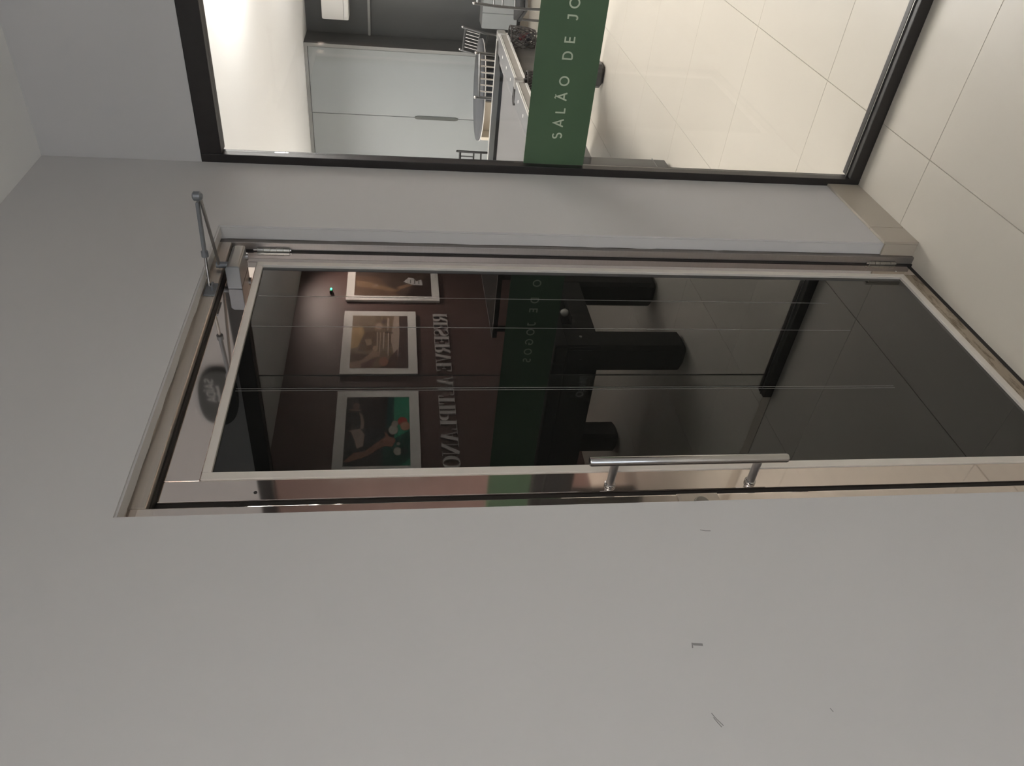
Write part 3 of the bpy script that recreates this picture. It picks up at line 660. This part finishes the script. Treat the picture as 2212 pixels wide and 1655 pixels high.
# ------------------------------------------------------------------ kitchen side of the games room
cb = empty('tall_cabinet', (7.28, 2.5, 0), label='tall light grey two-door cabinet standing floor to ceiling', cat='cabinet')
obj('side_panel', MB().box((7.052, 1.702, 0), (XE-.001, 1.722, HC-.002)), 'cabdark', cb)
obj('edge_strip', MB().box((7.045, 1.700, .0), (7.053, 1.738, HC-.002)), 'cabedge', cb)
obj('top_filler', MB().box((7.048, 1.739, 2.618), (7.07, 3.9, HC-.002)), 'cabedge', cb)
obj('carcass', MB().box((7.075, 1.723, .0), (XE-.002, 3.9, HC-.004)), 'cabdark', cb)
for y0, y1 in ((1.742, 2.506), (2.512, 3.28), (3.286, 3.9)):
    obj('door', MB().box((7.050, y0, .06), (7.072, y1, 2.612), .001), 'cab', cb)
obj('plinth', MB().box((7.07, 1.74, 0), (7.074, 3.9, .058)), 'cabedge', cb)
obj('recess_handle', MB().prism([(2.488, .87), (2.500, .84), (2.518, .84), (2.530, .87), (2.530, 1.345), (2.518, 1.375), (2.500, 1.375), (2.488, 1.345)], 0, 7.040, 7.0495), 'handle', cb)
ac = empty('air_conditioner', (7.42, 1.1, 2.14), label='white split air conditioner mounted high on the charcoal wall', cat='air conditioner')
obj('body', MB().box((7.30, .66, 2.145), (XE-.001, 1.505, 2.455), .022), 'acw', ac, smooth=True)
obj('louvre', MB().box((7.292, .70, 2.16), (7.302, 1.47, 2.198), .004), 'acw', ac)
obj('front_seam', MB().box((7.2985, .67, 2.203), (7.301, 1.495, 2.206)), 'cabedge', ac)
sh = obj('wall_shelf', MB().box((XE-.05, -.6, 1.905), (XE-.001, 1.699, 1.935), .002), 'cabedge')
tag(sh, 'thin grey wall shelf running along the charcoal wall under the air conditioner', 'shelf')
hc = empty('low_cabinet', (7.36, 1.2, .18), label='light grey low wall-hung cabinet on the charcoal wall', cat='cabinet')
obj('carcass', MB().box((7.222, .45, .19), (XE-.001, 1.46, .60)), 'cabedge', hc)
for y0, y1 in ((.45, .87), (.874, 1.288), (1.292, 1.46)): obj('door', MB().box((7.20, y0, .19), (7.22, y1, .60), .001), 'cab', hc)
struct('baseboard_kitchen', MB().box((XE-.012, -2, 0), (XE-.0005, 1.70, .10)), 'base')

# round table
RC = (5.75, 1.70)
rtb = empty('round_table', (RC[0], RC[1], 0), label='round slate-grey table on cream panel legs, amid silver spindle chairs', cat='table')
obj('table_top', MB().lathe([(.50, .728), (.505, .732), (.505, .748), (.50, .752)], (RC[0], RC[1], 0), 56), 'rtop', rtb, smooth=True)
obj('edge_band', MB().lathe([(.500, .722), (.507, .724), (.507, .731), (.500, .7325)], (RC[0], RC[1], 0), 56), 'white', rtb, smooth=True)
obj('panel_leg', MB().box((5.58, 1.76, 0), (5.615, 2.06, .722), .002), 'cream', rtb)
obj('panel_leg', MB().box((5.40, 2.062, 0), (5.80, 2.095, .722), .002), 'cream', rtb)
obj('support_column', MB().tube([(5.78, 1.78, 0), (5.78, 1.78, .724)], .03, 16), 'tablegrey', rtb, smooth=True)

for k, (x, y, h) in enumerate(((6.38, 1.74, .63), (6.32, 2.09, .60))):
    st = obj('cube_stool', MB().box((x-.17, y-.16, .02), (x+.17, y+.16, h-.05), .006), 'cushion')
    tag(st, ('taller' if k == 0 else 'lower')+' black upholstered cube stool standing behind the round table', 'stool')
    obj('seat_pad', MB().box((x-.172, y-.162, h-.049), (x+.172, y+.162, h), .012), 'cushion', st)
    for q in (-.13, .13):
        for t in (-.12, .12): obj('foot', MB().box((x+q-.015, y+t-.015, 0), (x+q+.015, y+t+.015, .019)), 'rubber', st)
# chiavari chairs
def make_chair():
    c = empty('spindle_chair', (0, 0, 0)); W_ = .36; sw = .19
    def bead(pts, r):
        return MB().tube(pts, r, 8)
    for s_ in (-1, 1):
        obj('back_post', bead([(s_*W_/2, -.30, 0), (s_*W_/2, -.21, .45), (s_*W_/2, -.235, .70), (s_*W_/2, -.29, .92)], .013), 'chair', c, smooth=True)
        obj('leg', bead([(s_*.185, .19, 0), (s_*.18, .18, .44)], .012), 'chair', c, smooth=True)
        obj('finial', MB().sphere((s_*W_/2, -.292, .928), .013, 10, 6), 'chrome', c, smooth=True)
        obj('side_stretcher', bead([(s_*.182, .185, .20), (s_*.181, -.258, .20)], .009), 'chair', c, smooth=True)
    obj('seat', MB().box((-.20, -.22, .43), (.20, .21, .455), .008), 'chair', c)
    obj('cushion', MB().box((-.19, -.20, .456), (.19, .20, .50), .014), 'cushion', c)
    def at(z):  # y of the posts at height z
        return -.21-(z-.45)/.25*.025 if z < .70 else -.235-(z-.70)/.22*.055
    for z, r in ((.895, .013), (.745, .009), (.665, .009), (.55, .009)):
        obj('back_rail', bead([(-W_/2, at(z), z), (0, at(z)-.012, z), (W_/2, at(z), z)], r), 'chair', c, smooth=True)
    for k in range(6):
        x = -W_/2+W_*(k+1)/7; obj('spindle', bead([(x, at(.89)-.01, .89), (x, at(.82)-.01, .82), (x, at(.745)-.01, .745)], .0065), 'chrome', c, smooth=True)
    obj('front_stretcher', bead([(-.182, .186, .20), (.182, .186, .20)], .009), 'chair', c, smooth=True)
    return c
c0 = make_chair()
def back_to(o, pa, pb, face, label):
    # pa, pb: tops of the two back posts; face: direction the sitter looks
    mid = ((pa[0]+pb[0])/2, (pa[1]+pb[1])/2); ang = math.atan2(face[1], face[0])-PI/2
    l = math.hypot(*face); f = (face[0]/l, face[1]/l)
    o.location = (mid[0]+f[0]*.29, mid[1]+f[1]*.29, 0); o.rotation_euler = (0, 0, ang)
    tag(o, label, 'chair', None)
spots = [((4.459, .941), (4.298, 1.269), (.9, .44), 'silver spindle-back chair directly behind the pool table, nearest in front of the round table'),
         ((6.177, 1.149), (5.976, 1.411), (-.79, .61), 'silver spindle-back chair on the far side of the round table, against the charcoal wall'),
         ((4.917, .661), (5.08, .335), (.88, .44), 'silver spindle-back chair cut by the photo top edge, beside the corner pocket'),
         ((5.87, 2.42), (5.75, 2.77), (-.95, -.33), 'silver spindle-back chair, darkened to carry its dark reflections, standing alone in front of the tall grey cabinet')]
for k, (a, b, f, lb) in enumerate(spots):
    o = c0 if k == 0 else copy_tree(c0)
    back_to(o, a, b, f, lb)
    if k == 3:
        for ch in o.children:
            for sl in ch.material_slots: sl.link = 'OBJECT'; sl.material = M['tableblack']  # silver chair recoloured black to paint in the dark it reflects

# ceiling lamps, unseen; suspended shape made up to carry the added uplights
for k, (x, y) in enumerate(PANELS):
    l = empty('ceiling_lamp', (x, y, HC-.03), label='unseen lamps lighting the games room, suspended shape made up for the added uplight', cat='ceiling lamp', group='games room ceiling lamps')
    obj('panel', MB().box((x-.27, y-.27, HC-.408), (x+.27, y+.27, HC-.376), .003), 'acw', l)
    for q in (-.2, .2): obj('suspension_wire', MB().tube([(x+q, y, HC-.376), (x+q, y, HC-.001)], .0015, 6), 'chair', l)
l = empty('ceiling_lamp', (-3.5, -1.8, HF-.03), label='unseen flat square lamp of the foyer, added for its uplight', cat='ceiling lamp')
obj('housing', MB().box((-3.77, -2.07, HF-.408), (-3.23, -1.53, HF-.376), .003), 'acw', l)
for q in (-.2, .2): obj('suspension_wire', MB().tube([(-3.5+q, -1.8, HF-.376), (-3.5+q, -1.8, HF-.001)], .0015, 6), 'chair', l)
l = empty('spot_lamp', (5.45, -2.75, HC-.03), label='small round spotlight washing the brown wall', cat='spotlight')
obj('housing', MB().lathe([(.075, 0), (.08, .028)], (5.45, -2.75, HC-.029), 24), 'acw', l)
